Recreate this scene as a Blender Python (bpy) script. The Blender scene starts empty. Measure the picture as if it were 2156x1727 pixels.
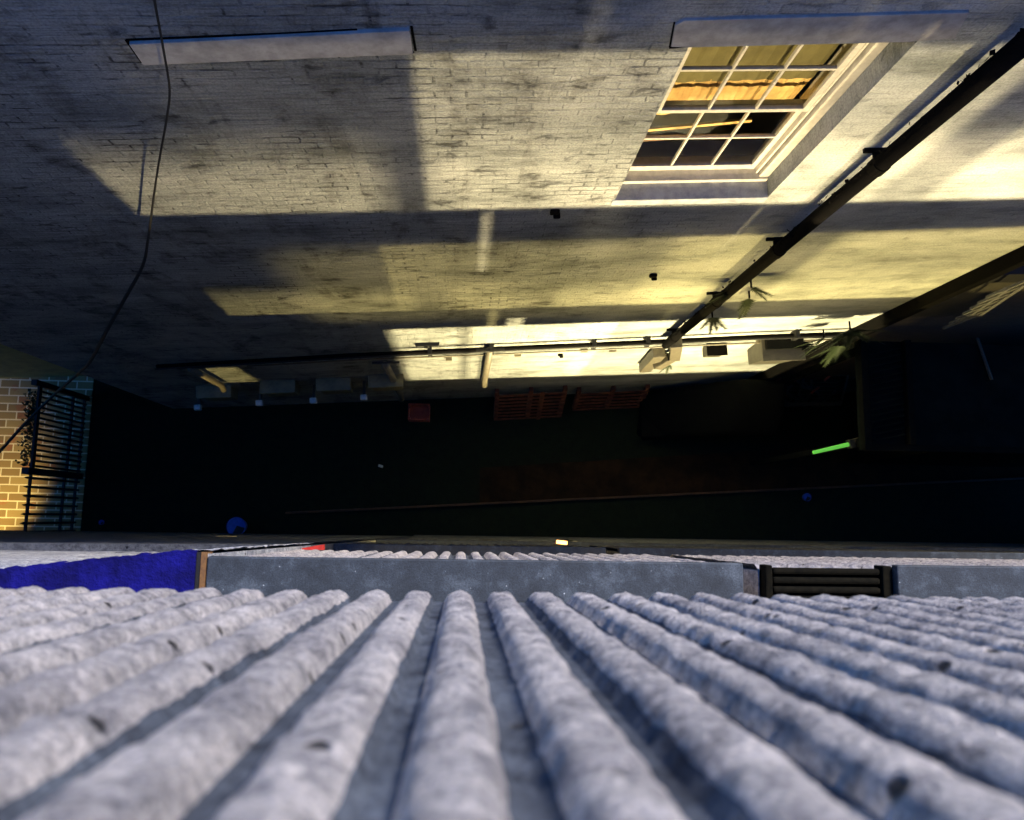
import bpy, bmesh, math, random
import numpy as np
from mathutils import Vector, Matrix, noise
random.seed(7)
sc = bpy.context.scene
C = sc.collection
R = math.radians

# ---------------------------------------------------------------- camera
H = 16.5                                   # eye height above the alley
F = 1650.0; VX, VY = 972.0, 1088.0; CX, CY = 1078.0, 863.5   # reference frame 2156 x 1727
nad = Vector((VX-CX, -(VY-CY), -F)).normalized()
s_ = -.0245
t_ = (-(VX-CX) + (VY-CY)*s_)/F
Xb = Vector((1, s_, -t_)).normalized()
Zb = -nad
Yb = Zb.cross(Xb).normalized()
Xb = Yb.cross(Zb).normalized()
cam_d = bpy.data.cameras.new('camera'); cam = bpy.data.objects.new('camera', cam_d); C.objects.link(cam)
rot = Matrix((Xb, Yb, Zb))                 # rows: world axes in camera space -> camera to world
cam.matrix_world = Matrix.Translation((0, 0, H)) @ rot.to_4x4()
cam_d.sensor_width = 36; cam_d.lens = 36*F/2156; cam_d.clip_start = .02; cam_d.clip_end = 400
cam_d.dof.use_dof = True; cam_d.dof.focus_distance = 5.5; cam_d.dof.aperture_fstop = 4.5
sc.camera = cam

# ---------------------------------------------------------------- sky, dusk sun, exposure
w = bpy.data.worlds.new('World'); sc.world = w; w.use_nodes = True
nt = w.node_tree; nt.nodes.clear()
sky = nt.nodes.new('ShaderNodeTexSky'); sky.sky_type = 'NISHITA'; sky.sun_disc = False
sky.sun_elevation = R(5); sky.sun_rotation = R(200); sky.air_density = 1.6; sky.dust_density = .6; sky.ozone_density = 4
bg = nt.nodes.new('ShaderNodeBackground'); bg.inputs[1].default_value = .15
wo = nt.nodes.new('ShaderNodeOutputWorld')
tn = nt.nodes.new('ShaderNodeMix'); tn.data_type = 'RGBA'; tn.blend_type = 'MULTIPLY'; tn.inputs[0].default_value = 1
tn.inputs[7].default_value = (.32, 1.75, 4.2, 1)   # blue hour
nt.links.new(sky.outputs[0], tn.inputs[6]); nt.links.new(tn.outputs[2], bg.inputs[0]); nt.links.new(bg.outputs[0], wo.inputs[0])
sd = bpy.data.lights.new('sun', 'SUN'); sd.energy = 4.6; sd.angle = R(14); sd.color = (.93, .83, .72)
sun = bpy.data.objects.new('sun', sd); C.objects.link(sun)
sun.rotation_euler = Vector((-.75, -1, -1.0)).to_track_quat('-Z', 'Y').to_euler()
sc.view_settings.view_transform = 'Standard'; sc.view_settings.look = 'None'
sc.view_settings.exposure = 1.0; sc.view_settings.gamma = 1
sc.cycles.use_denoising = True
sc.cycles.max_bounces = 5; sc.cycles.diffuse_bounces = 2; sc.cycles.glossy_bounces = 3
sc.cycles.transmission_bounces = 3; sc.cycles.sample_clamp_indirect = 4
sc.cycles.caustics_reflective = False; sc.cycles.caustics_refractive = False

# ---------------------------------------------------------------- measuring the place
TH = R(3.6); DW = 2.5                      # far wall: distance under the camera and angle to the near one
U = Vector((math.cos(TH), math.sin(TH), 0)); N = Vector((math.sin(TH), -math.cos(TH), 0))   # along wall / out of wall
def ray(px, py):
    v = Vector((px-CX, -(py-CY), -F)); return Vector((v.dot(Xb), v.dot(Yb), v.dot(Zb)))
def wallp(px, py, out=0.0):                # pixel -> point `out` metres in front of the far wall
    r = ray(px, py); P0 = Vector((0, DW, 0)) + N*out
    k = P0.dot(N)/r.dot(N); q = r*k; return Vector((q.x, q.y, q.z+H))
def wuz(px, py, out=0.0):
    q = wallp(px, py, out); return ((q-Vector((0, DW, q.z))).dot(U), q.z)
def dep(px, py, z):
    r = ray(px, py); k = (z-H)/r.z; q = r*k; return Vector((q.x, q.y, z))
def W(u, z, out=0.0): return Vector((0, DW, 0)) + U*u + N*out + Vector((0, 0, z))
def yf(d): return -(.115+.0175*d)          # near facade leans very slightly back on its way down

# ---------------------------------------------------------------- node helpers
def mat(name):
    m = bpy.data.materials.new(name); m.use_nodes = True
    t = m.node_tree; b = t.nodes['Principled BSDF']; return m, t, b
def N_(t, k, **kw):
    n = t.nodes.new(k)
    for a, v in kw.items():
        if a in n.inputs: n.inputs[a].default_value = v
        else: setattr(n, a, v)
    return n
def noise_n(t, vec, scale, detail=4, rough=.6, dist=0):
    n = t.nodes.new('ShaderNodeTexNoise'); n.inputs['Scale'].default_value = scale
    n.inputs['Detail'].default_value = detail; n.inputs['Roughness'].default_value = rough; n.inputs['Distortion'].default_value = dist
    t.links.new(vec, n.inputs['Vector']); return n
def ramp(t, fac, stops):
    n = t.nodes.new('ShaderNodeValToRGB'); e = n.color_ramp.elements
    while len(e) < len(stops): e.new(.5)
    for i, (p, c) in enumerate(stops):
        e[i].position = p; e[i].color = (*c, 1) if len(c) == 3 else c
    t.links.new(fac, n.inputs[0]); return n
def math_n(t, op, a, b=None, c=None):
    n = t.nodes.new('ShaderNodeMath'); n.operation = op
    for i, v in enumerate((a, b, c)):
        if v is None: continue
        if isinstance(v, (int, float)): n.inputs[i].default_value = v
        else: t.links.new(v, n.inputs[i])
    return n.outputs[0]
def mixc(t, fac, a, b, mode='MIX'):
    n = t.nodes.new('ShaderNodeMix'); n.data_type = 'RGBA'; n.blend_type = mode
    for i, v in ((0, fac), (6, a), (7, b)):
        if isinstance(v, (int, float)): n.inputs[i].default_value = v
        elif isinstance(v, tuple): n.inputs[i].default_value = (*v, 1)
        else: t.links.new(v, n.inputs[i])
    return n.outputs[2]
def bump(t, b, h, strength, dist=.01):
    n = t.nodes.new('ShaderNodeBump'); n.inputs['Strength'].default_value = strength; n.inputs['Distance'].default_value = dist
    t.links.new(h, n.inputs['Height']); t.links.new(n.outputs[0], b.inputs['Normal'])
def objco(t): return t.nodes.new('ShaderNodeTexCoord').outputs['Object']
def swapxz(t, vec):
    s = t.nodes.new('ShaderNodeSeparateXYZ'); t.links.new(vec, s.inputs[0])
    c = t.nodes.new('ShaderNodeCombineXYZ'); t.links.new(s.outputs[0], c.inputs[0]); t.links.new(s.outputs[2], c.inputs[1]); return c.outputs[0], s

def simple(name, c1, c2=None, scale=12, rough=.7, metal=0, bs=.3, bd=.004, spec=.4):
    m, t, b = mat(name); v = objco(t); c2 = c2 or tuple(x*.6 for x in c1)
    n = noise_n(t, v, scale, 5, .65)
    t.links.new(ramp(t, n.outputs[0], [(.35, c2), (.65, c1)]).outputs[0], b.inputs['Base Color'])
    b.inputs['Roughness'].default_value = rough; b.inputs['Metallic'].default_value = metal
    b.inputs['Specular IOR Level'].default_value = spec
    n2 = noise_n(t, v, scale*6, 3); bump(t, b, n2.outputs[0], bs, bd); return m
def emis(name, col, st):
    m, t, b = mat(name); b.inputs['Base Color'].default_value = (*col, 1)
    b.inputs['Emission Color'].default_value = (*col, 1); b.inputs['Emission Strength'].default_value = st
    return m

# painted brick of the far wall
def painted_brick():
    m, t, b = mat('painted_brick'); v = objco(t)
    nz = noise_n(t, v, 5.5, 3, .6)
    dv = t.nodes.new('ShaderNodeVectorMath'); dv.operation = 'MULTIPLY_ADD'
    t.links.new(nz.outputs['Color'], dv.inputs[0]); dv.inputs[1].default_value = (.045, .03, .03); t.links.new(v, dv.inputs[2])
    uv, _ = swapxz(t, dv.outputs[0]); _, sep = swapxz(t, v)
    br = t.nodes.new('ShaderNodeTexBrick'); t.links.new(uv, br.inputs['Vector'])
    br.inputs['Scale'].default_value = 1; br.inputs['Brick Width'].default_value = .2; br.inputs['Row Height'].default_value = .078
    br.inputs['Mortar Size'].default_value = .0105; br.inputs['Mortar Smooth'].default_value = .7; br.inputs['Bias'].default_value = 0
    br.inputs['Color1'].default_value = (.35, .35, .35, 1); br.inputs['Color2'].default_value = (.9, .9, .9, 1)
    mort = br.outputs['Fac']
    # render smoother towards the right, rougher to the left and high up
    lf = ramp(t, math_n(t, 'MULTIPLY_ADD', sep.outputs[0], .16, .52), [(.0, (1, 1, 1)), (.55, (.75, .75, .75)), (.9, (.16, .16, .16))]).outputs[0]
    # open joints appear in patches only
    pn = noise_n(t, v, 1.15, 4, .65)
    mp = t.nodes.new('ShaderNodeMapping'); mp.inputs['Scale'].default_value = (2.2, 1, 11); t.links.new(v, mp.inputs[0])
    pn2 = noise_n(t, mp.outputs[0], 1.5, 4, .8)
    patch = ramp(t, math_n(t, 'ADD', math_n(t, 'MULTIPLY', pn.outputs[0], .5), math_n(t, 'MULTIPLY', pn2.outputs[0], .6)), [(.575, (0, 0, 0)), (.64, (1, 1, 1))]).outputs[0]
    mhard = ramp(t, mort, [(.35, (0, 0, 0)), (.8, (1, 1, 1))]).outputs[0]
    crack = math_n(t, 'MULTIPLY', math_n(t, 'MULTIPLY', patch, mhard), lf)
    # fallen-off paint
    mpp = t.nodes.new('ShaderNodeMapping'); mpp.inputs['Scale'].default_value = (.6, 1, 1.5); t.links.new(v, mpp.inputs[0])
    sp = noise_n(t, mpp.outputs[0], 4.6, 9, .72, .4)
    spots = math_n(t, 'MULTIPLY', ramp(t, sp.outputs[0], [(.585, (0, 0, 0)), (.66, (1, 1, 1))]).outputs[0], lf)
    grime = noise_n(t, mpp.outputs[0], 1.1, 8, .65)
    gc = ramp(t, grime.outputs[0], [(.32, (.22, .24, .225)), (.47, (.43, .455, .44)), (.62, (.59, .61, .585))]).outputs[0]
    mps = t.nodes.new('ShaderNodeMapping'); mps.inputs['Scale'].default_value = (1.2, 1, 26); t.links.new(v, mps.inputs[0])
    st = noise_n(t, mps.outputs[0], 2.0, 5, .75)
    gc = mixc(t, math_n(t, 'MULTIPLY_ADD', lf, .55, .12), gc, ramp(t, st.outputs[0], [(.32, (.22, .22, .22)), (.56, (1, 1, 1))]).outputs[0], 'MULTIPLY')
    mpv = t.nodes.new('ShaderNodeMapping'); mpv.inputs['Scale'].default_value = (1.5, 1, .5); mpv.inputs['Location'].default_value = (.4, 0, 2.2); t.links.new(v, mpv.inputs[0])
    vs_ = noise_n(t, mpv.outputs[0], 1.5, 6, .72, .5)
    dirt = math_n(t, 'MULTIPLY', ramp(t, vs_.outputs[0], [(.49, (0, 0, 0)), (.62, (1, 1, 1))]).outputs[0], ramp(t, sp.outputs[0], [(.42, (.15, .15, .15)), (.58, (1, 1, 1))]).outputs[0])
    dirt = math_n(t, 'MULTIPLY', dirt, math_n(t, 'MULTIPLY_ADD', lf, .75, .15))
    gc = mixc(t, math_n(t, 'MULTIPLY', dirt, .85), gc, (.055, .052, .043))
    fine = noise_n(t, v, 60, 4, .7)
    gc = mixc(t, .35, gc, ramp(t, fine.outputs[0], [(.38, (.12, .12, .12)), (.58, (1, 1, 1))]).outputs[0], 'MULTIPLY')
    c = mixc(t, math_n(t, 'MULTIPLY', crack, .92), gc, (.03, .028, .024))
    c = mixc(t, math_n(t, 'MULTIPLY', spots, .85), c, (.05, .047, .04))
    t.links.new(c, b.inputs['Base Color']); b.inputs['Roughness'].default_value = .85; b.inputs['Specular IOR Level'].default_value = .2
    lump = noise_n(t, v, 22, 5, .7)
    mps2 = t.nodes.new('ShaderNodeMapping'); mps2.inputs['Scale'].default_value = (1, 1, 2.6); t.links.new(v, mps2.inputs[0])
    big = noise_n(t, mps2.outputs[0], 6, 6, .7, .6)
    h = math_n(t, 'SUBTRACT', math_n(t, 'ADD', math_n(t, 'MULTIPLY', lump.outputs[0], 1.3), math_n(t, 'MULTIPLY', big.outputs[0], 2.6)), math_n(t, 'MULTIPLY', mort, .42))
    h = math_n(t, 'ADD', h, math_n(t, 'ADD', math_n(t, 'MULTIPLY', br.outputs['Color'], .12), math_n(t, 'MULTIPLY', st.outputs[0], 1.1)))
    h = math_n(t, 'MULTIPLY', h, math_n(t, 'MULTIPLY_ADD', lf, 1.3, -.05))
    h = math_n(t, 'SUBTRACT', h, math_n(t, 'MULTIPLY', math_n(t, 'MAXIMUM', crack, spots), 1.2))
    h = math_n(t, 'ADD', h, math_n(t, 'MULTIPLY', fine.outputs[0], .22))
    bump(t, b, h, 1.0, .034)
    return m
def rib_concrete(name, c1, c2, amp=1.0):
    m, t, b = mat(name); v = objco(t)
    n = noise_n(t, v, 18, 6, .7, .2); n2 = noise_n(t, v, 5, 4, .6)
    c = ramp(t, n.outputs[0], [(.3, c2), (.5, tuple((a+b_)/2 for a, b_ in zip(c1, c2))), (.66, c1)]).outputs[0]
    c = mixc(t, .7, c, ramp(t, n2.outputs[0], [(.34, (.55, .56, .60)), (.6, (1, 1, 1))]).outputs[0], 'MULTIPLY')
    n3 = noise_n(t, v, 36, 4, .7); c = mixc(t, .7, c, ramp(t, n3.outputs[0], [(.36, (.45, .46, .5)), (.52, (1, 1, 1))]).outputs[0], 'MULTIPLY')
    n4 = noise_n(t, v, 190, 3, .8); c = mixc(t, .75, c, ramp(t, n4.outputs[0], [(.36, (.35, .36, .39)), (.56, (1, 1, 1))]).outputs[0], 'MULTIPLY')
    vo = t.nodes.new('ShaderNodeTexVoronoi'); vo.inputs['Scale'].default_value = 13; t.links.new(v, vo.inputs['Vector'])
    pit = ramp(t, vo.outputs['Distance'], [(.065, (1, 1, 1)), (.12, (0, 0, 0))]).outputs[0]
    
    c = mixc(t, math_n(t, 'MULTIPLY', pit, .93), c, (.02, .02, .025))
    t.links.new(c, b.inputs['Base Color']); b.inputs['Roughness'].default_value = .9; b.inputs['Specular IOR Level'].default_value = .2
    f = noise_n(t, v, 150, 5, .75); g2 = noise_n(t, v, 48, 4, .7)
    h = math_n(t, 'SUBTRACT', math_n(t, 'ADD', math_n(t, 'ADD', math_n(t, 'MULTIPLY', f.outputs[0], .8), math_n(t, 'MULTIPLY', g2.outputs[0], 1.3)), n.outputs[0]), math_n(t, 'MULTIPLY', pit, 1.5))
    bump(t, b, h, 1.0*amp, .015); return m
def speck_concrete():
    m, t, b = mat('smooth_concrete'); v = objco(t)
    n = noise_n(t, v, 9, 7, .75); f = noise_n(t, v, 160, 3, .7)
    c = ramp(t, n.outputs[0], [(.3, (.012, .018, .026)), (.52, (.030, .042, .058)), (.72, (.09, .115, .145))]).outputs[0]
    c = mixc(t, .6, c, ramp(t, f.outputs[0], [(.38, (.25, .25, .25)), (.6, (1.0, 1.0, 1.0))]).outputs[0], 'MULTIPLY')
    vo = t.nodes.new('ShaderNodeTexVoronoi'); vo.inputs['Scale'].default_value = 30; t.links.new(v, vo.inputs['Vector'])
    s = ramp(t, vo.outputs['Distance'], [(.05, (1, 1, 1)), (.09, (0, 0, 0))]).outputs[0]
    s = math_n(t, 'MULTIPLY', s, ramp(t, n.outputs[0], [(.52, (0, 0, 0)), (.58, (1, 1, 1))]).outputs[0])
    c = mixc(t, s, c, (.5, .55, .6))
    t.links.new(c, b.inputs['Base Color']); b.inputs['Roughness'].default_value = .75; bump(t, b, f.outputs[0], .5, .003); return m
def brick_paving():
    m, t, b = mat('brick_paving'); v = objco(t)
    br = t.nodes.new('ShaderNodeTexBrick'); t.links.new(v, br.inputs['Vector'])
    br.inputs['Scale'].default_value = 1; br.inputs['Brick Width'].default_value = .38; br.inputs['Row Height'].default_value = .165
    br.inputs['Mortar Size'].default_value = .013; br.inputs['Bias'].default_value = .0
    br.inputs['Color1'].default_value = (.20, .13, .045, 1); br.inputs['Color2'].default_value = (.30, .22, .08, 1); br.inputs['Mortar'].default_value = (.62, .56, .36, 1)
    n = noise_n(t, v, 2.6, 3); 
    c = mixc(t, ramp(t, n.outputs[0], [(.56, (0, 0, 0)), (.6, (.4, .4, .4))]).outputs[0], br.outputs[0], (.30, .07, .03), 'MIX')
    c = mixc(t, br.outputs['Fac'], c, (.62, .56, .36))
    t.links.new(c, b.inputs['Base Color']); b.inputs['Roughness'].default_value = .8
    bump(t, b, math_n(t, 'MULTIPLY', br.outputs['Fac'], -1), .5, .006); return m
def dark_brick():
    m, t, b = mat('dark_brick'); v = objco(t); uv, _ = swapxz(t, v)
    br = t.nodes.new('ShaderNodeTexBrick'); t.links.new(uv, br.inputs['Vector'])
    br.inputs['Scale'].default_value = 1; br.inputs['Brick Width'].default_value = .225; br.inputs['Row Height'].default_value = .075; br.inputs['Mortar Size'].default_value = .01
    br.inputs['Color1'].default_value = (.09, .065, .04, 1); br.inputs['Color2'].default_value = (.06, .045, .03, 1); br.inputs['Mortar'].default_value = (.09, .08, .06, 1)
    t.links.new(br.outputs[0], b.inputs['Base Color']); b.inputs['Roughness'].default_value = .85
    bump(t, b, math_n(t, 'MULTIPLY', br.outputs['Fac'], -1), .6, .008); return m

M = dict(
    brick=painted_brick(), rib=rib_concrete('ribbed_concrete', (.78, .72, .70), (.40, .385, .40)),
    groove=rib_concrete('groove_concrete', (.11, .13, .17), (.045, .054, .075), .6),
    pavem=simple('brown_paving', (.024, .013, .006), (.007, .005, .003), 2.2, .9, bs=.6, bd=.01, spec=.1),
    ochre=simple('ochre_render', (.20, .19, .07), (.12, .12, .05), 5, .9),
    dimrib=rib_concrete('dimmed_ribs', (.17, .165, .155), (.09, .09, .085)), dimwall=rib_concrete('dimmed_render', (.24, .25, .27), (.14, .15, .165)),  # darker copies for the lower storeys: shade put into colour to cut bounce
    whitewall=rib_concrete('rough_render', (.66, .67, .70), (.40, .42, .46)),
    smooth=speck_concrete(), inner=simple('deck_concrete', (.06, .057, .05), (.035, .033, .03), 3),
    darkrib=simple('dark_ribs', (.009, .008, .005), (.004, .004, .003), 40, .9, spec=.05),
    blue=simple('blue_paint', (.006, .006, .14), (.003, .003, .06), 11, .9, bs=.8, bd=.008, spec=.1),
    red=simple('red_paint', (.55, .03, .02), (.35, .02, .012), 30, .6),
    brown=simple('brown_edge', (.20, .10, .03), (.10, .05, .02), 30),
    lintel=simple('painted_render', (.40, .39, .37), (.25, .245, .23), 9, .85, bs=.5, bd=.006),
    sillm=simple('painted_sill', (.38, .40, .42), (.20, .22, .25), 14, .6, bs=.4),
    paint=simple('white_gloss_paint', (.56, .53, .46), (.42, .40, .34), 22, .35, bs=.15),
    iron=simple('black_iron', (.012, .012, .012), (.007, .007, .007), 20, .6),
    pvc=simple('dark_pipe_paint', (.0035, .003, .0028), (.002, .002, .0018), 14, .9, spec=.06, bs=.8, bd=.008),
    palepipe=simple('pale_pipe_paint', (.13, .115, .08), (.08, .07, .05), 16, .5),
    asphalt=simple('asphalt', (.007, .012, .006), (.004, .007, .004), 6, .9, bs=.6, bd=.01, spec=.15),
    paving=brick_paving(), dbrick=dark_brick(), kerb=simple('kerb_stone', (.07, .035, .018), (.035, .018, .01), 5, .8),
    roofblue=simple('blue_black_felt', (.007, .010, .009), (.003, .005, .0045), 3, .9, spec=.06),
    slate=simple('slate', (.09, .09, .1), (.05, .05, .06), 8, .6),
    wood=simple('pallet_wood', (.16, .045, .02), (.05, .018, .009), 9, .8),
    orange=simple('orange_plastic', (.40, .06, .015), (.25, .035, .01), 9, .5),
    tarp=simple('black_tarpaulin', (.006, .007, .006), (.004, .004, .004), 7, .9, spec=.05, bs=.6, bd=.02),
    grey=simple('grey_plastic', (.06, .056, .04), (.04, .037, .028), 9, .55),
    olive=simple('olive_metal', (.20, .18, .09), (.12, .11, .06), 9, .5), bin=simple('bin_plastic', (.03, .033, .024), (.02, .022, .016), 9, .5),
    pale=simple('pale_label', (.55, .6, .55), (.4, .42, .4), 30, .6),
    bucket=simple('blue_plastic', (.03, .10, .55), (.02, .07, .40), 14, .4),
    leaf=simple('leaf', (.02, .032, .008), (.012, .02, .005), 30, .6),
    panel_refl=simple('panel_reflection', (.15, .13, .045), (.11, .095, .033), 9, .8),  # olive reflection of the ribbed panels, put into a sheet's colour
    room=simple('room_wall', (.10, .08, .05), (.07, .055, .035), 3, .8),
    deck_refl=simple('deck_reflection', (.62, .42, .14), (.34, .20, .06), 3.5, .8),  # yellow reflection of the lit deck, put into a sheet's colour
    steel=simple('galvanised_steel', (.3, .3, .29), (.2, .2, .19), 18, .45, metal=.6),
    lampw=emis('lamp_lens', (1, .82, .45), 6), green=emis('green_tube', (.10, .42, .05), .55),
    amber=emis('amber_lens', (1, .45, .12), 3.0),
)
m, t, b = mat('window_glass')
b.inputs['Base Color'].default_value = (1, 1, 1, 1); b.inputs['Roughness'].default_value = .02
tr = t.nodes.new('ShaderNodeBsdfTransparent'); gl = t.nodes.new('ShaderNodeBsdfGlossy'); gl.inputs['Roughness'].default_value = .03
fr = t.nodes.new('ShaderNodeFresnel'); fr.inputs[0].default_value = 1.4
mx = t.nodes.new('ShaderNodeMixShader'); t.links.new(fr.outputs[0], mx.inputs[0]); t.links.new(tr.outputs[0], mx.inputs[1]); t.links.new(gl.outputs[0], mx.inputs[2])
wn = noise_n(t, objco(t), 2.3, 1); bp = t.nodes.new('ShaderNodeBump'); bp.inputs['Strength'].default_value = .25; bp.inputs['Distance'].default_value = .02
t.links.new(wn.outputs[0], bp.inputs['Height']); t.links.new(bp.outputs[0], gl.inputs['Normal'])
t.links.new(mx.outputs[0], t.nodes['Material Output'].inputs[0]); M['glass'] = m

# ---------------------------------------------------------------- object helpers
class MB:
    def __init__(s): s.v = []; s.f = []
    def hexa(s, p):                        # 8 corners: bottom ring 0-3, top ring 4-7
        o = len(s.v); s.v += [tuple(q) for q in p]
        s.f += [tuple(o+i for i in f) for f in ((3, 2, 1, 0), (4, 5, 6, 7), (0, 1, 5, 4), (1, 2, 6, 5), (2, 3, 7, 6), (3, 0, 4, 7))]; return s
    def box(s, x0, x1, y0, y1, z0, z1):
        return s.hexa([(x0, y0, z0), (x1, y0, z0), (x1, y1, z0), (x0, y1, z0), (x0, y0, z1), (x1, y0, z1), (x1, y1, z1), (x0, y1, z1)])
    def wbox(s, u0, u1, z0, z1, o0, o1):   # box in far-wall coordinates, o = distance out of the wall
        return s.hexa([W(u0, z0, o0), W(u0, z0, o1), W(u1, z0, o1), W(u1, z0, o0), W(u0, z1, o0), W(u0, z1, o1), W(u1, z1, o1), W(u1, z1, o0)])
    def beam(s, a, b, wd, ht=None, up=Vector((0, 0, 1))):
        a, b = Vector(a), Vector(b); ht = ht or wd; d = (b-a).normalized()
        sx = d.cross(up); sx = d.cross(Vector((1, 0, 0))) if sx.length < 1e-3 else sx
        sx.normalize(); sy = sx.cross(d).normalized(); sx *= wd/2; sy *= ht/2
        return s.hexa([a-sx-sy, a+sx-sy, a+sx+sy, a-sx+sy, b-sx-sy, b+sx-sy, b+sx+sy, b-sx+sy])
    def tube(s, pts, r, seg=10, closed=True):
        pts = [Vector(p) for p in pts]; o = len(s.v); rr = r if isinstance(r, (list, tuple)) else [r]*len(pts)
        pd = None
        for i, p in enumerate(pts):
            d = (pts[min(i+1, len(pts)-1)]-pts[max(i-1, 0)]).normalized()
            if pd is None: x = d.orthogonal().normalized()
            else: x = (x - d*x.dot(d)).normalized()
            pd = d; y = d.cross(x)
            for k in range(seg):
                a = 2*math.pi*k/seg; s.v.append(tuple(p+(x*math.cos(a)+y*math.sin(a))*rr[i]))
        for i in range(len(pts)-1):
            for k in range(seg):
                a = o+i*seg+k; b_ = o+i*seg+(k+1) % seg; s.f.append((a, b_, b_+seg, a+seg))
        if closed:
            s.f.append(tuple(o+k for k in reversed(range(seg)))); s.f.append(tuple(o+(len(pts)-1)*seg+k for k in range(seg)))
        return s
    def poly(s, pts):
        o = len(s.v); s.v += [tuple(p) for p in pts]; s.f.append(tuple(range(o, o+len(pts)))); return s
    def build(s, name, m, parent=None, bevel=0, smooth=False, origin=None):
        me = bpy.data.meshes.new(name)
        og = Vector(origin) if origin is not None else Vector((0, 0, 0))
        po = parent_world.get(parent.name, Vector((0, 0, 0))) if parent else Vector((0, 0, 0))
        base = po if parent else og
        me.from_pydata([tuple(Vector(v)-base) for v in s.v], [], s.f); me.update()
        for mm in (m if isinstance(m, (list, tuple)) else [m]): me.materials.append(mm)
        bm = bmesh.new(); bm.from_mesh(me); bmesh.ops.recalc_face_normals(bm, faces=bm.faces); bm.to_mesh(me); bm.free()
        if smooth: me.polygons.foreach_set('use_smooth', [True]*len(me.polygons))
        o = bpy.data.objects.new(name, me); C.objects.link(o)
        if parent:
            o.parent = parent; parent_world[o.name] = po
        else:
            o.location = og; parent_world[o.name] = og
        if bevel:
            md = o.modifiers.new('bevel', 'BEVEL'); md.width = bevel; md.segments = 2; md.limit_method = 'ANGLE'
        return o
parent_world = {}
def tag(o, label=None, cat=None, group=None, kind=None):
    if label: o['label'] = label
    if cat: o['category'] = cat
    if group: o['group'] = group
    if kind: o['kind'] = kind
    return o
def thing(name, loc, label, cat, group=None):
    o = bpy.data.objects.new(name, None); o.location = loc; C.objects.link(o); o.empty_display_size = .2
    parent_world[o.name] = Vector(loc); return tag(o, label, cat, group)
def copy_tree(root, loc, label):
    def cp(o, par):
        c = o.copy(); C.objects.link(c); parent_world[c.name] = Vector(loc)
        if par: c.parent = par
        for k in [q for q in bpy.data.objects if q.parent == o]: cp(k, c)
        return c
    r = cp(root, None); r.location = loc; r['label'] = label; return r

# ================================================================ SETTING
g = MB().poly([(-60, -60, 0), (60, -60, 0), (60, 60, 0), (-60, 60, 0)]).build('ground', M['asphalt']); tag(g, kind='structure')
pv = MB().box(-14, -7.66, -.6, 3.4, -.05, .02).build('brick_paving', M['paving']); tag(pv, kind='structure')
k0, k1 = dep(600, 1078, .1), dep(2300, 998, .1)
kb = MB(); dd = (k1-k0).normalized(); kn = Vector((dd.y, -dd.x, 0))*.045
kb.hexa([k0+Vector((0, 0, -.12)), k1+Vector((0, 0, -.12)), k1+kn+Vector((0, 0, -.12)), k0+kn+Vector((0, 0, -.12)), k0, k1, k1+kn, k0+kn])
tag(kb.build('kerb', M['kerb'], bevel=.012), kind='structure')

e0, e1, e2, e3 = dep(1010, 985, .03), dep(2400, 900, .03), dep(2400, 1003, .03), dep(1010, 1058, .03)
pm_ = MB(); dz = Vector((0, 0, -.06)); pm_.hexa([p+dz for p in (e0, e1, e2, e3)]+[e0, e1, e2, e3])
tag(pm_.build('pavement', M['pavem']), kind='structure')

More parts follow.
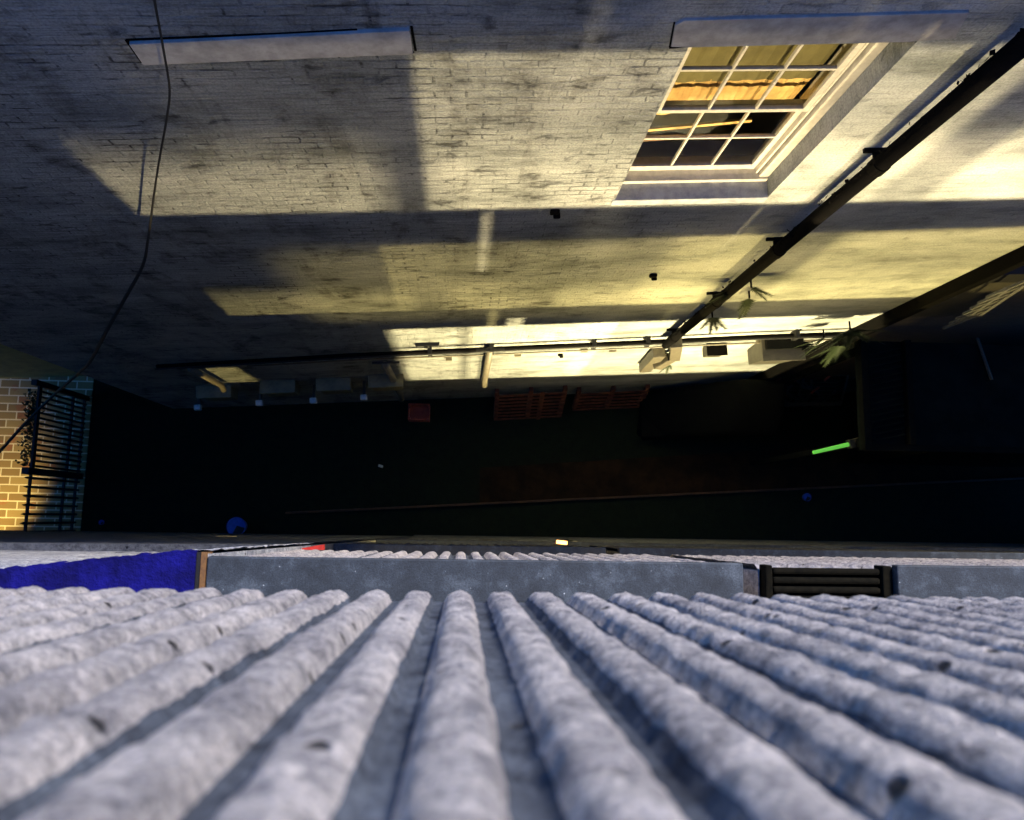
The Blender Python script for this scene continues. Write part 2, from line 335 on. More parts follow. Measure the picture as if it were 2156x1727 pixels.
# ================================================================ NEAR BUILDING: MULTI-STOREY CAR PARK
cp = thing('parking_garage', (0, -.4, 0), 'concrete multi-storey car park with ribbed parapet panels along the bottom of the view', 'building')
PITCH = .082; PHASE = 0.0
def rib_h(x, pitch=PITCH, depth=.023):
    p = ((x-PHASE)/pitch+.5) % 1.0 - .5; q = abs(p)/.345
    return depth*(1-min(q, 1)**2.6)**.5 if q < 1 else 0.0
def ribbed(name, x0, x1, d0, d1, rx, rz, amp, bodyt=.14, label=None):
    """front face = grid with ribs; the body behind closes it"""
    zt, zb = H-d0, H-d1
    nx = int((x1-x0)/rx)+1; nz = max(int((zt-zb)/rz)+1, 3)
    xs = np.linspace(x0, x1, nx); zs = np.linspace(zb, zt, nz)
    vs = []; gro = []
    for j, z in enumerate(zs):
        edge = min((z-zb)/.02, (zt-z)/.02, 1.0); er = math.sqrt(max(0, 1-(1-edge)**2)) if edge < 1 else 1
        base = yf(H-z)-.027
        for x in xs:
            h = rib_h(x)
            n1 = noise.noise((x*34, z*30, 1.3)); n2 = noise.noise((x*75, z*75, 7.7)); n3 = noise.noise((x*9, z*9, 3.1))
            k = amp*(.3+.7*(h > .003))
            y = base + er*(h*(1+.10*n3) + k*(.0034*n1+.0030*n2)) 
            jx = amp*.0025*noise.noise((x*20, z*22, 11.0)) if h > 0 else 0
            jz = amp*.006*noise.noise((x*30, 4.0, 2.0)) if j in (0,) else 0
            vs.append((x+jx, y, z+jz))
    fs = []; mi = []
    for j in range(nz-1):
        for i in range(nx-1):
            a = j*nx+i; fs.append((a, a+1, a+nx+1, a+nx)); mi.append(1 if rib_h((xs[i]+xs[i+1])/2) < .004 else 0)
    # body
    mb = MB(); mb.v = vs; mb.f = fs
    yb0, yb1 = yf(d1)-.029-bodyt, yf(d0)-.029-bodyt
    y0, y1 = yf(d1)-.029, yf(d0)-.029
    mb.hexa([(x0, yb0, zb+.003), (x1, yb0, zb+.003), (x1, y0, zb+.003), (x0, y0, zb+.003), (x0, yb1, zt-.001), (x1, yb1, zt-.001), (x1, y1, zt-.001), (x0, y1, zt-.001)])
    o = mb.build(name, [(M['rib'] if d0 < 5 else M['dimrib']), M['groove']], cp, smooth=False)  # lower storeys take the shaded copy of the rib colour
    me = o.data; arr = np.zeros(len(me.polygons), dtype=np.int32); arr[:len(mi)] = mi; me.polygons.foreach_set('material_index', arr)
    sm = np.zeros(len(me.polygons), dtype=bool); sm[:len(mi)] = True; me.polygons.foreach_set('use_smooth', sm)
    if label: o['label'] = label
    return o
# the parapet right under the camera
ribbed('parapet_panel', -2.6, 3.3, .10, 1.62, .0065, .010, 1.0, label='nearest ribbed concrete parapet filling the bottom of the view')
MB().box(-2.6, 3.3, yf(.1)-.22, yf(.1)-.01, H-.10, H-.04).build('coping', M['smooth'], cp, bevel=.01)
EX0, EX1 = dep(436, 1180, H-3.1).x, dep(1565, 1180, H-3.1).x      # main lower parapet
GX1, GX2 = dep(1617, 1180, H-3.1).x, dep(1888, 1180, H-3.1).x     # dark ribbed infill after the gap
def coping(x0, x1, d, m='smooth', wd=.34, th=.045):
    y1 = yf(d)+.004; return MB().box(x0, x1, y1-wd, y1, H-d-th, H-d).build('coping', M[m], cp, bevel=.006)
lv = [3.1, 6.1, 9.1]
for i, d in enumerate(lv):
    rx = (.0105, .02, .02)[i]
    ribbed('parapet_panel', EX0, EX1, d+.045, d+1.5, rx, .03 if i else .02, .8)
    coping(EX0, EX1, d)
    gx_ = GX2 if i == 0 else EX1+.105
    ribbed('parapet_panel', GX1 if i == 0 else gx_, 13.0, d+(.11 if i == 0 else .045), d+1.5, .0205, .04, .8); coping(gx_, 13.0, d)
    if i: continue
    # infill with ribs running along, set a little back
    f = MB(); ya, yb = yf(d)-.32, yf(d)+.0
    x0, x1 = GX1+(.0 if i == 0 else .02), GX2
    f.box(x0, x1-.002, ya, yb-.02, H-d-.1, H-d-.07)
    f.box(x0, x0+.03, ya, yb-.004, H-d-.101, H-d-.03); f.box(x1-.045, x1-.004, ya, yb-.002, H-d-.101, H-d-.028)
    f.build('infill_panel', M['darkrib'], cp, bevel=.006)
    r = MB()
    for q in range(8): 
        yy = ya+.02+q*.037; r.box(x0+.034, x1-.05, yy, yy+.027, H-d-.07, H-d-.036)
    r.build('infill_ribs', M['darkrib'], cp, bevel=.01)
# solid stair bay on the left: rough white wall, blue painted ledge, red one a storey below
SX1 = EX0-.001; LX = -12.0
def stair_front(x, d):                     # plan angle of this bay
    x0, y0, xa, ya = SX1-.02, -.142, dep(0, 1200, H-3.1).x, dep(0, 1200, H-3.1).y
    k = min(max((x-x0)/(xa-x0), 0), 1); top = y0+(ya-y0)*k
    return top + (yf(16.5)-.01-top)*((d-3.1)/13.4)
def solid(x0, x1, d0, d1, th=.3, fine=False):
    nx = max(2, int((x1-x0)/(.02 if fine else .12))); nz = max(2, int((d1-d0)/(.04 if fine else .15)))
    mb = MB(); xs = np.linspace(x0, x1, nx); ds = np.linspace(d1, d0, nz)
    for j, d in enumerate(ds):
        for x in xs:
            a = .010*noise.noise((x*24, d*24, 5))+.006*noise.noise((x*60, d*60, 9))
            mb.v.append((x, stair_front(x, d)+a*(1 if fine else .5), H-d))
    for j in range(nz-1):
        for i in range(nx-1):
            a = j*nx+i; mb.f.append((a, a+1, a+nx+1, a+nx))
    q = lambda x, d, k: (x, stair_front(x, d)-k, H-d)
    mb.hexa([q(x0, d1, th), q(x1, d1, th), q(x1, d1, .014), q(x0, d1, .014), q(x0, d0, th), q(x1, d0, th), q(x1, d0, .014), q(x0, d0, .014)])
    return mb
# small opening low in the bay (light from behind it falls on the far wall)
oc = [wallp(392, 773), wallp(548, 803)]
LAMP5 = Vector((-3.3, -2.3, H-11.4))
def thru(p, y):                            # where the line from the lamp to p crosses the facade
    k = (y-LAMP5.y)/(p.y-LAMP5.y); return LAMP5+(p-LAMP5)*k
ha, hb = thru(oc[0], -.33), thru(oc[1], -.33)
hx0, hx1 = sorted((ha.x, hb.x)); hd0, hd1 = sorted((H-ha.z, H-hb.z))
solid(-2.1, SX1, 3.115, 5.2, fine=True).build('stair_wall', M['whitewall'], cp)
solid(LX, -2.1, 3.115, 5.2).build('stair_wall', M['whitewall'], cp)
solid(LX, SX1, 5.2, hd0).build('stair_wall', M['dimwall'], cp)
solid(LX, SX1, hd1, 16.6).build('stair_wall', M['dimwall'], cp)
solid(LX, hx0, hd0, hd1).build('stair_wall', M['dimwall'], cp); solid(hx1, SX1, hd0, hd1).build('stair_wall', M['dimwall'], cp)
mb = MB(); xs = np.linspace(-3.2, SX1-.042, 260)
for side in (0, 1):
    for x in xs:
        yy = stair_front(x, 3.1)+.006+.008*noise.noise((x*26, 0, 3))+.005*noise.noise((x*70, 0, 5)) if side else yf(3.1)-.34
        mb.v.append((x, yy, H-3.1+.004*noise.noise((x*30, side*5, 1)))); 
n = len(xs)
for k, dz in ((0, .05),):
    mb.v += [(x, y, z-dz) for x, y, z in mb.v[:2*n]]
for i in range(n-1):
    mb.f += [(i, i+1, n+i+1, n+i), (2*n+i, 3*n+i, 3*n+i+1, 2*n+i+1), (n+i, n+i+1, 3*n+i+1, 3*n+i), (i, 2*n+i, 2*n+i+1, i+1)]
mb.f += [(0, n, 3*n, 2*n), (n-1, 3*n-1, 4*n-1, 2*n-1)]
mb.build('painted_ledge', M['blue'], cp)['label'] = 'ultramarine blue painted ledge left of the grey coping'
MB().box(SX1-.022, SX1-.002, yf(3.1)-.34, -.150, H-3.17, H-3.10).build('joint_cover', M['brown'], cp)
MB().box(SX1-.040, SX1-.023, yf(3.1)-.34, -.150, H-3.17, H-3.105).build('joint_gap', M['iron'], cp)
ra, rb_, rc = dep(618, 1157.5, H-4.9), dep(681, 1146.5, H-4.9), dep(681, 1158.5, H-4.9)
zz = Vector((0, 0, -.05)); mb = MB(); mb.v = [tuple(p) for p in (ra, rb_, rc, ra+zz, rb_+zz, rc+zz)]; mb.f = [(0, 1, 2), (5, 4, 3), (0, 3, 4, 1), (1, 4, 5, 2), (2, 5, 3, 0)]
mb.build('red_wedge', M['red'], cp)['label'] = 'small red painted wedge beside the second row of parapet ribs'
# decks, back wall, ground storey, columns, beams, lamps and added light blockers
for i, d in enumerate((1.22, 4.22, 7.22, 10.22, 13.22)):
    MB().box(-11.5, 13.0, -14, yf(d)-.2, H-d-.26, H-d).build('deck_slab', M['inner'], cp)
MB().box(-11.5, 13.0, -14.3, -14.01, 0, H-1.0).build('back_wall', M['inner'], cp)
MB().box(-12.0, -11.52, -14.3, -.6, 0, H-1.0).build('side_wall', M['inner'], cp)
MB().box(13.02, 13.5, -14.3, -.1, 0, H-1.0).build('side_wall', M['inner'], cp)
MB().box(SX1+.02, 13.0, -.62, yf(14)-.03, 0, H-12.1).build('ground_storey_wall', M['dimwall'], cp)
for x in (4.9, 9.4):
    for d in (1.22, 4.22, 7.22, 10.22):
        if x == -6 : continue
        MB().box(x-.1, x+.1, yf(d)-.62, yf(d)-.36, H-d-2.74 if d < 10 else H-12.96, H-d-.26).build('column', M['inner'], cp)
MB().box(1.86, 1.99, -3.06, -2.94, H-7.22, H-4.48).build('column', M['inner'], cp)
MB().box(1.45, 1.57, -2.56, -2.44, H-10.22, H-7.48).build('column', M['inner'], cp)
for x in (1.85, 1.95): MB().tube([(x, -2.3, H-10.2), (x, -2.3, H-7.48)], .018, 8).build('post', M['steel'], cp)
MB().box(EX0, EX0+.25, -.62, -.40, H-4.6, H-3.15+.0).build('light_block_end', M['inner'], cp)  # unseen piers added to set the left edge of the lamp light
MB().box(EX0, EX0+.25, -.62, -.40, H-6.2, H-4.48).build('light_block_end', M['inner'], cp)
def lamp(x, y, d, watt, col=(1, .80, .50), r=.07):
    b_ = MB().box(x-.09, x+.09, y-.14, y-.08, H-d-.07, H-d+.07).build('lamp_fitting', M['steel'], cp, bevel=.01)
    MB().tube([(x, y-.2, H-d-.05), (x, y-.2, H-d+.05)], .04, 10).build('lamp_lens', M['lampw'], b_)
    l = bpy.data.lights.new('lamp_light', 'POINT'); l.energy = watt; l.color = col; l.shadow_soft_size = r
    o = bpy.data.objects.new('lamp_light', l); C.objects.link(o); o.location = (x, y, H-d)
    return o
LW = .62
WARM = (1, .76, .27); NEU = (1, .79, .44); BASE = (1, .82, .42)
LAMPS = []
LAMPS += [lamp(3.3, -6.2, 5.98, 6000*LW, NEU, .10), lamp(-1.4, -6.2, 5.98, 5200*LW, NEU, .08), lamp(7.0, -6.2, 5.98, 5000*LW, NEU, .12), lamp(1.2, -5.0, 5.6, 3400*LW, NEU, .5)]  # last one is an added soft fill lamp
LAMPS += [lamp(2.6, -5.3, 8.75, 2700*LW, WARM, .09), lamp(-1.2, -5.3, 8.75, 1400*LW, WARM, .09), lamp(7.0, -5.3, 8.75, 2600*LW, WARM, .12), lamp(.2, -4.0, 8.3, 800*LW, WARM, .4)]  # last one again an unseen lamp added as soft fill
LAMPS += [lamp(1.5, -2.15, 10.85, 2600*LW, BASE, .03), lamp(3.6, -2.15, 10.85, 4600*LW, BASE, .04)]
LAMPS += [lamp(2.3, -6.2, 3.3, 500*LW, NEU), lamp(-.6, -6.2, 3.3, 400*LW, NEU)]
LAMPS += [lamp(LAMP5.x, LAMP5.y, H-LAMP5.z, 1000*LW, WARM, .04)]
MB().box(.7, 5.2, -4.95, -4.7, H-5.84, H-4.48).build('deck_beam', M['inner'], cp)
MB().box(-.51, .6, -4.3, -4.1, H-7.22, H-4.48).build('light_block_mid', M['inner'], cp)  # unseen, added to keep lamp light off the right window reveal
for d in (4.48, 7.48): MB().box(4.2, 4.4, -6.9, -1.2, H-d-2.74, H-d).build('light_block_side', M['inner'], cp)  # unseen, added to stop the right-hand lamps reaching the left of the wall
MB().box(.34, .54, -2.9, -.36, H-13.2, H-10.5).build('light_block_low', M['inner'], cp)  # unseen, added to end the low lamps' light on the left
MB().box(1.72, 1.76, -2.0, -.335, H-13.2, H-10.5).build('light_block_low', M['inner'], cp)  # second added blocker, holds back leftward light of the other low lamp
MB().tube([(.96, -.5, H-13.2), (.96, -.5, H-10.5)], .03, 8).build('post', M['steel'], cp)
MB().box(4.4, 13.0, -.60, -.36, H-12.08, H-10.5).build('light_block_right', M['inner'], cp)  # unseen, added to keep the low lamps off the canopy
MB().box(.7, 5.2, -4.15, -3.9, H-8.69, H-7.48).build('deck_beam', M['inner'], cp)

# ================================================================ FAR HOUSE
hs = thing('brick_house', W(0, 0), 'white painted brick house with a sash window and a thick dark drainpipe', 'house')
hs.rotation_euler = (0, 0, TH)
def hbuild(mb, name, m, parent=None, **k):
    """put wall-space geometry under the (rotated) house: store it in local coordinates"""
    inv = Matrix.Rotation(-TH, 4, 'Z')
    mb.v = [tuple(inv @ (Vector(v)-W(0, 0))) for v in mb.v]
    par = parent or hs
    parent_world[par.name] = Vector((0, 0, 0))
    o = mb.build(name, m, par, **k); parent_world[o.name] = Vector((0, 0, 0)); return o
UL, UR = -6.03, 5.72; ZT = H-2.75
wu0, wz1 = wuz(1450, 93); wu0b, wz0 = wuz(1295, 425); wu1 = wuz(1618, 414)[0]
wu0 = (wu0+wu0b)/2; wz1 = H-3.87; wz0 = H-6.03
OD = .34                                   # reveal depth
def rev_wall():
    mb = MB()
    def q(u0, u1, z0, z1): mb.poly([W(u0, z0), W(u1, z0), W(u1, z1), W(u0, z1)])
    q(UL, wu0, 0, ZT); q(wu1, UR, 0, ZT); q(wu0, wu1, 0, wz0); q(wu0, wu1, wz1, ZT)
    mb.poly([W(wu0, wz0), W(wu0, wz1), W(wu0, wz1, -OD), W(wu0, wz0, -OD)]); mb.poly([W(wu1, wz0), W(wu1, wz1), W(wu1, wz1, -OD), W(wu1, wz0, -OD)])
    mb.poly([W(wu0, wz1), W(wu1, wz1), W(wu1, wz1, -OD), W(wu0, wz1, -OD)]); mb.poly([W(wu0, wz0), W(wu1, wz0), W(wu1, wz0, -OD), W(wu0, wz0, -OD)])
    mb.poly([W(UL, 0), W(UL, ZT), W(UL, ZT, -8), W(UL, 0, -8)]); mb.poly([W(UR, 0), W(UR, ZT), W(UR, ZT, -8), W(UR, 0, -8)])
    mb.poly([W(UL, 0, -8), W(UR, 0, -8), W(UR, ZT, -8), W(UL, ZT, -8)])
    return mb
hw = hbuild(rev_wall(), 'wall', M['brick'])
mb = MB(); mb.hexa([W(UL-.2, ZT, .12), W(UR+.2, ZT, .12), W(UR+.2, ZT, -8.2), W(UL-.2, ZT, -8.2), W(UL-.2, ZT+.12, .12), W(UR+.2, ZT+.12, .12), W(UR+.2, ZT+2.2, -8.2), W(UL-.2, ZT+2.2, -8.2)])
hbuild(mb, 'roof', M['slate'])
# lintels, placed from the wall's own geometry
def slab_from(pts, o0, o1):
    mb = MB(); uz = [wuz(*p) for p in pts]
    mb.v = [tuple(W(u, z, o0)) for u, z in uz]+[tuple(W(u, z, o1)) for u, z in uz]; n = len(uz)
    mb.f = [tuple(range(n)), tuple(reversed(range(n, 2*n)))]+[(i, (i+1) % n, n+(i+1) % n, n+i) for i in range(n)]; return mb
hbuild(slab_from([(1421, 48), (1413, 94), (1452, 95), (1906, 84), (2010, 76), (2040, 21), (1440, 38)], -.05, .016), 'lintel', M['lintel'], bevel=.004)
hbuild(slab_from([(272, 86), (302, 130), (870, 107), (862, 57)], -.05, .022), 'lintel', M['lintel'], bevel=.003)
gj = [MB(), MB()]
def groove(a, b, wd):
    ua, ub = wuz(*a), wuz(*b); d = Vector((ub[0]-ua[0], ub[1]-ua[1])); nn = Vector((-d.y, d.x)).normalized()*wd/2
    p = [(ua[0]-nn.x, ua[1]-nn.y), (ub[0]-nn.x, ub[1]-nn.y), (ub[0]+nn.x, ub[1]+nn.y), (ua[0]+nn.x, ua[1]+nn.y)]
    gj[a[0] > 1000].hexa([W(*q, .001) for q in p]+[W(*q, .005) for q in p])
for a, b_, wd in (((266, 83), (300, 131), .018), ((300, 132), (600, 119), .012), ((600, 119), (872, 109), .010), ((266, 83), (560, 71), .014), ((560, 71), (752, 61), .010),
                 ((866, 54), (875, 106), .014), ((1420, 46), (1410, 98), .010), ((1409, 100), (1450, 96), .012)):
    groove(a, b_, wd)
for g_ in gj: hbuild(g_, 'open_joint', M['pvc'])
# ---- sash window
FD = .15                                  # frame face behind the wall face
win = hbuild(MB().wbox(wu0+.002, wu0+.075, wz0+.06, wz1-.002, -OD, -FD).wbox(wu1-.085, wu1-.002, wz0+.06, wz1-.002, -OD, -FD)
             .wbox(wu0+.075, wu1-.085, wz1-.08, wz1-.002, -OD, -FD)
             .wbox(wu1-.115, wu1-.095, wz0+.06, wz1-.08, -OD, -FD-.03), 'window', M['paint'], bevel=.006)
hbuild(MB().wbox(wu0-.02, wu1+.0, wz0-.09, wz0+.012, -OD, .012), 'window_sill', M['sillm'], win, bevel=.006)
hbuild(MB().wbox(wu0+.01, wu1-.01, wz0+.013, wz0+.06, -OD, -FD+.02), 'timber_sill', M['paint'], win, bevel=.004)
zm = (wz0+wz1)/2-.01; a0, a1 = wu0+.075, wu1-.118
def sash(z0, z1, o, bot):
    mb = MB(); st = .045; T = .035
    mb.wbox(a0, a0+st, z0, z1, o-T, o).wbox(a1-st, a1, z0, z1, o-T, o)
    mb.wbox(a0+st, a1-st, z0, z0+bot, o-T, o).wbox(a0+st, a1-st, z1-.038, z1, o-T, o)
    s = hbuild(mb, 'sash', M['paint'], win, bevel=.004)
    gb = MB(); zmid = (z0+bot+z1-.038)/2
    for k in (1, 2):
        u = a0+st+(a1-a0-2*st)*k/3; gb.wbox(u-.008, u+.008, z0+bot, zmid-.01, o-T+.004, o-.006).wbox(u-.008, u+.008, zmid+.01, z1-.038, o-T+.004, o-.006)
    gb.wbox(a0+st, a1-st, zmid-.01, zmid+.01, o-T+.005, o-.004)
    hbuild(gb, 'glazing_bar', M['paint'], win)
    hbuild(MB().poly([W(a0+.03, z0+.02, o-T+.015), W(a1-.03, z0+.02, o-T+.015), W(a1-.03, z1-.02, o-T+.015), W(a0+.03, z1-.02, o-T+.015)]), 'pane', M['glass'], win)
sash(zm-.02, wz1-.08, -FD-.03, .04)
sash(wz0+.06, zm+.02, -FD-.07, .075)
# sheets coloured as reflections of the car park, and the room behind
bl = MB(); nb = 30
for i in range(nb+1):
    u = wu0+.06+(wu1-.12-wu0-.06)*i/nb; bl.v += [tuple(W(u, wz1-.02, -.36-.004*math.sin(i*1.9))), tuple(W(u, zm+.06+.05*i/nb, -.355-.004*math.sin(i*1.9)))]
for i in range(nb): bl.f.append((2*i, 2*i+1, 2*i+3, 2*i+2))
hbuild(bl, 'panel_refl', M['panel_refl'], win)
bl = MB()
for i in range(nb+1):
    u = wu0+.05+(wu1-.12-wu0-.05)*i/nb; s2 = .02*math.sin(i*.35)
    bl.v += [tuple(W(u, zm+.08+.05*i/nb, -.362-.006*math.sin(i*2.2))), tuple(W(u, zm-.40+.10*i/nb, -.375-.012*math.sin(i*.9)))]
for i in range(nb): bl.f.append((2*i, 2*i+1, 2*i+3, 2*i+2))
hbuild(bl, 'deck_reflection_band', M['deck_refl'], win)
hbuild(MB().beam(W(wu0+.03, zm-.66, -.38), W(wu1-.3, zm-.54, -.40), .02, .035), 'reflection_streak', M['deck_refl'], win)  # orange streaks of the reflection, made as bars
hbuild(MB().beam(W(wu0+.03, zm-.82, -.38), W(wu1-.5, zm-.77, -.40), .015, .03), 'reflection_streak', M['brown'], win)
mb = MB().wbox(wu0-.6, wu1+.6, wz0-.5, wz1+.3, -2.6, -.42); mb.f = [f for i, f in enumerate(mb.f) if i != 4 and i != 99]
# keep only the five faces away from the glass
keep = []
for f in mb.f:
    c = sum((Vector(mb.v[i]) for i in f), Vector())/4
    if (c-W(0, 0)).dot(N) < -.45: keep.append(f)
mb.f = keep; hbuild(mb, 'room', M['room'])
# ---- thick drainpipe with brackets and shoe
pu = (wuz(2150, 92, .10)[0]+wuz(1418, 705, .10)[0])/2; pb = wuz(1415, 722, .1)[1]
dp = hbuild(MB().tube([W(pu, ZT-.05, .13), W(pu, pb, .13)], .062, 14), 'drainpipe', M['pvc'], smooth=True)
zz_ = ZT-.6; ck = 0
while zz_ > pb+.3:
    hbuild(MB().tube([W(pu, zz_+.05, .13), W(pu, zz_-.05, .13)], .070, 14).wbox(pu-.10, pu+.10, zz_-.015, zz_+.015, .0, .03).wbox(pu-.03, pu+.03, zz_-.018, zz_+.018, .03, .1), 'bracket', M['pvc'], dp)
    zz_ -= 1.83; ck += 1
# flaky growth along the pipe edge
gr = MB()
for i in range(150):
    z = random.uniform(pb, ZT-.4); u = pu-.066-random.uniform(-.01, .012); o = .08+random.uniform(0, .08)
    c = W(u, z, o); a = Vector((random.uniform(-1, 1), random.uniform(-1, 1), random.uniform(-1, 1)))*.016; b2 = Vector((random.uniform(-1, 1), random.uniform(-1, 1), random.uniform(-1, 1)))*.014
    gr.poly([c-a, c+b2, c+a, c-b2])
hbuild(gr, 'moss', M['pvc'], dp)['kind'] = 'stuff'
A_, B_ = wallp(1425, 735, .12), wallp(1428, 768, .12)
hopper = hbuild(MB().beam(wallp(1424, 722, .12), wallp(1420, 752, .12), .17, .15, N), 'hopper', M['palepipe'], dp, bevel=.01)
hbuild(MB().beam(wallp(1412, 752, .12), wallp(1382, 770, .2), .17, .15, N), 'elbow', M['palepipe'], dp, bevel=.01)
hbuild(MB().beam(wallp(1388, 742, .10), wallp(1357, 775, .10), .19, .16, N), 'shoe', M['palepipe'], dp, bevel=.01)
# ---- long horizontal pipe + conduit
pts = [wallp(x, y, .07) for x, y in ((330, 772), (520, 761), (760, 747), (1030, 735), (1410, 718), (1600, 709), (1795, 702))]
hp = hbuild(MB().tube(pts, .030, 10), 'horizontal_pipe', M['pvc'], smooth=True)
hbuild(MB().tube([p+N*.05+Vector((0, 0, .055+.01*math.sin(i*3))) for i, p in enumerate(pts)], .014, 6), 'cable', M['iron'], hp)
pts = [wallp(x, y, .03) for x, y in ((520, 771), (760, 757), (1030, 747), (1410, 730), (1795, 713))]
hbuild(MB().tube(pts, .016, 6), 'conduit', M['palepipe'], hp)
for x, y in ((905, 740), (1035, 735), (1250, 726), (1363, 720), (1675, 706)):
    u, z = wuz(x, y, .07); hbuild(MB().wbox(u-.03, u+.03, z-.10, z+.09, .001, .13), 'bracket', M['iron'], hp)
for x, y in ((945, 757), (1090, 748), (1230, 739), (1290, 738), (1600, 720)):
    u, z = wuz(x, y, .03); hbuild(MB().wbox(u-.05, u+.05, z-.04, z+.04, .001, .05), 'clip', M['palepipe'], hp)
# short vertical pipes under it
for a, b_, r in (((811, 766), (848, 832), .06), ((1031, 738), (1016, 802), .055), ((401, 776), (446, 812), .05)):
    p = wallp(*a, .10); z2 = wallp(*b_, .10).z; u = (p-W(0, 0)).dot(U)
    st = hbuild(MB().tube([W(u, p.z, .1), W(u, z2, .1), W(u, z2-.15, .16)], r, 12), 'waste_pipe', M['palepipe'], smooth=True)
    hbuild(MB().wbox(u-.2, u+.22, p.z-.02, p.z+.02, .07, .10), 'pipe_bracket', M['iron'], st)
hbuild(MB().beam(wallp(1712, 756, .1), wallp(1786, 725, .1), .07, .06), 'brace', M['pvc'], bevel=.006)
# small hook shape on the wall
u, z = wuz(900, 725, .02); hbuild(MB().wbox(u-.17, u+.17, z+.01, z+.03, .0, .05).wbox(u-.17, u-.15, z-.12, z+.01, .0, .04).wbox(u-.01, u+.02, z-.2, z+.01, 0, .04), 'wall_hook', M['iron'])
# vent lumps / fixings
for x, y in ((1168, 442), (1375, 577), (2080, 573), (1180, 745)):
    u, z = wuz(x, y); hbuild(MB().wbox(u-.04, u+.04, z-.03, z+.03, .001, .04).wbox(u-.01, u+.05, z-.06, z-.03, .001, .06), 'wall_fixing', M['pvc'], bevel=.01)

# ================================================================ LEFT SET-BACK HOUSE and RIGHT DARK HOUSE
lo = .75
mb = MB().wbox(-16, UL-.02, 0, ZT-1.0, -8, -lo)
lh = mb.build('rendered_house', M['ochre'], origin=W(-11, 0, -4)); tag(lh, 'plain rendered house wall set back beyond the iron gate at the left edge', 'house')
rh = thing('dark_brick_house', W(9, 0, -.1), 'dark unpainted brick house beyond the white wall at the right edge', 'house')
mb = MB().wbox(UR+.02, 16, 0, ZT-.3, -8, -.12); mb.build('wall', M['dbrick'], rh)
u1 = wuz(2022, 582)[0]; u2 = wuz(2140, 580)[0]; z = wuz(2080, 590)[1]
MB().wbox(u1, u1+1.7, z-.05, z+.28, -.119, .02).build('lintel', M['iron'], rh)
MB().wbox(u1+.15, u1+1.5, z-1.9, z-.08, -.118, -.04).build('shutter', M['grey'], rh)
MB().wbox(UR+.0, UR+.12, 0, ZT-.5, -.08, .16).build('corner_pier', M['pvc'], rh, bevel=.01)
hr = MB(); 
a, b_ = wallp(2062, 662, .25), wallp(2175, 585, .25)
hr.beam(a, b_, .05); hr.beam(a+Vector((0, 0, -.4)), b_+Vector((0, 0, -.4)), .04)
for k in range(7): p = a.lerp(b_, k/6); hr.beam(p, p+Vector((0, 0, -.75)), .03)
hr.build('handrail', M['steel'], rh)

# flat-roofed annex at right
T = 11.6; zr = H-T
c0, c1 = dep(1796, 705, zr), dep(1836, 940, zr)
ax = thing('flat_canopy', ((c0.x+c1.x)/2+2, 2, 0), 'flat canopy with a blue-black felt roof at the right edge of the alley', 'canopy')
x0 = (c0.x+c1.x)/2; ym = c1.y; ybk = W(7, 0, .17).y+.05
MB().box(x0+2.2, 16, ym+.1, ybk, 0, zr-.1).build('wall', M['tarp'], ax)
for yy in (ym+.06, ybk-.12): MB().box(x0+.0, x0+.1, yy-.05, yy+.05, 0, zr-.1).build('post', M['tarp'], ax)
MB().box(x0-.05, 16, ym-.06, ybk, zr-.1, zr).build('roof', M['roofblue'], ax, bevel=.01)
MB().box(x0-.06, x0+.06, ym-.07, ybk, zr+.001, zr+.12).box(x0+.061, 16, ym-.07, ym+.03, zr+.001, zr+.09).box(x0+.64, x0+.74, ym+.031, ybk, zr+.001, zr+.14).build('roof_edge', M['tarp'], ax, bevel=.01)
lo_ = MB()
for k in range(15):
    y = ym+.12+k*(ybk-ym-.2)/15; lo_.beam((x0+.1, y-.04, zr+.03), (x0+.6, y+.07, zr+.08), .025, .05)
lo_.build('louvre', M['roofblue'], ax)
MB().tube([dep(2057, 712, zr+.03), dep(2088, 800, zr+.03)], .025, 6).build('roof_pipe', M['bin'], ax)

# ================================================================ THINGS IN THE ALLEY
# iron gate across the left end
gx = dep(165, 1000, .1).x
gate = thing('iron_gate', (gx, 1.0, 0), 'black iron railing gate with pointed bars across the left end of the alley', 'gate')
yA, yB, yC = dep(165, 1128, 0).y+.0, dep(150, 1003, 0).y, 2.25
def bars(y0, y1, n, ztop, zbot):
    mb = MB()
    for k in range(n+1):
        y = y0+(y1-y0)*k/n
        mb.tube([(gx, y, zbot), (gx, y, ztop), (gx, y, ztop+.10)], [.024, .024, .004], 6)
    return mb
zt2 = 1.95
bars(yA+.1, yB-.12, 6, zt2, .05).build('bars', M['iron'], gate); bars(yB+.1, yC, 15, zt2-.25, .05).build('bars', M['iron'], gate)
for zz2 in (.15, .62, zt2-.12):
    MB().box(gx-.02, gx+.02, yA, yB, zz2, zz2+.05).build('rail', M['iron'], gate)
    MB().box(gx-.02, gx+.02, yB, yC, zz2-.05, zz2+.0 if zz2 < 1 else zz2+.05).build('rail', M['iron'], gate)
MB().box(gx-.06, gx+.06, yB-.06, yB+.06, 0, zt2+.1).build('gate_post', M['iron'], gate)
MB().box(gx-.05, gx+.05, yC-.02, yC+.08, 0, zt2+.1).build('gate_post', M['iron'], gate)
# leafy clump on the gate top
cl = MB()
for i in range(500):
    c = Vector((gx-.12+random.gauss(0, .05), random.uniform(yB+.1, yC-.1), zt2-.15+random.gauss(0, .09)))
    a = Vector([random.uniform(-1, 1) for _ in range(3)])*.035; b2 = Vector([random.uniform(-1, 1) for _ in range(3)])*.03; cl.poly([c-a, c+b2, c+a, c-b2])
tag(cl.build('ivy', M['leaf'], origin=(gx, 1.3, 1.8)), 'dark ivy climbing along the top rail of the iron gate', 'ivy')
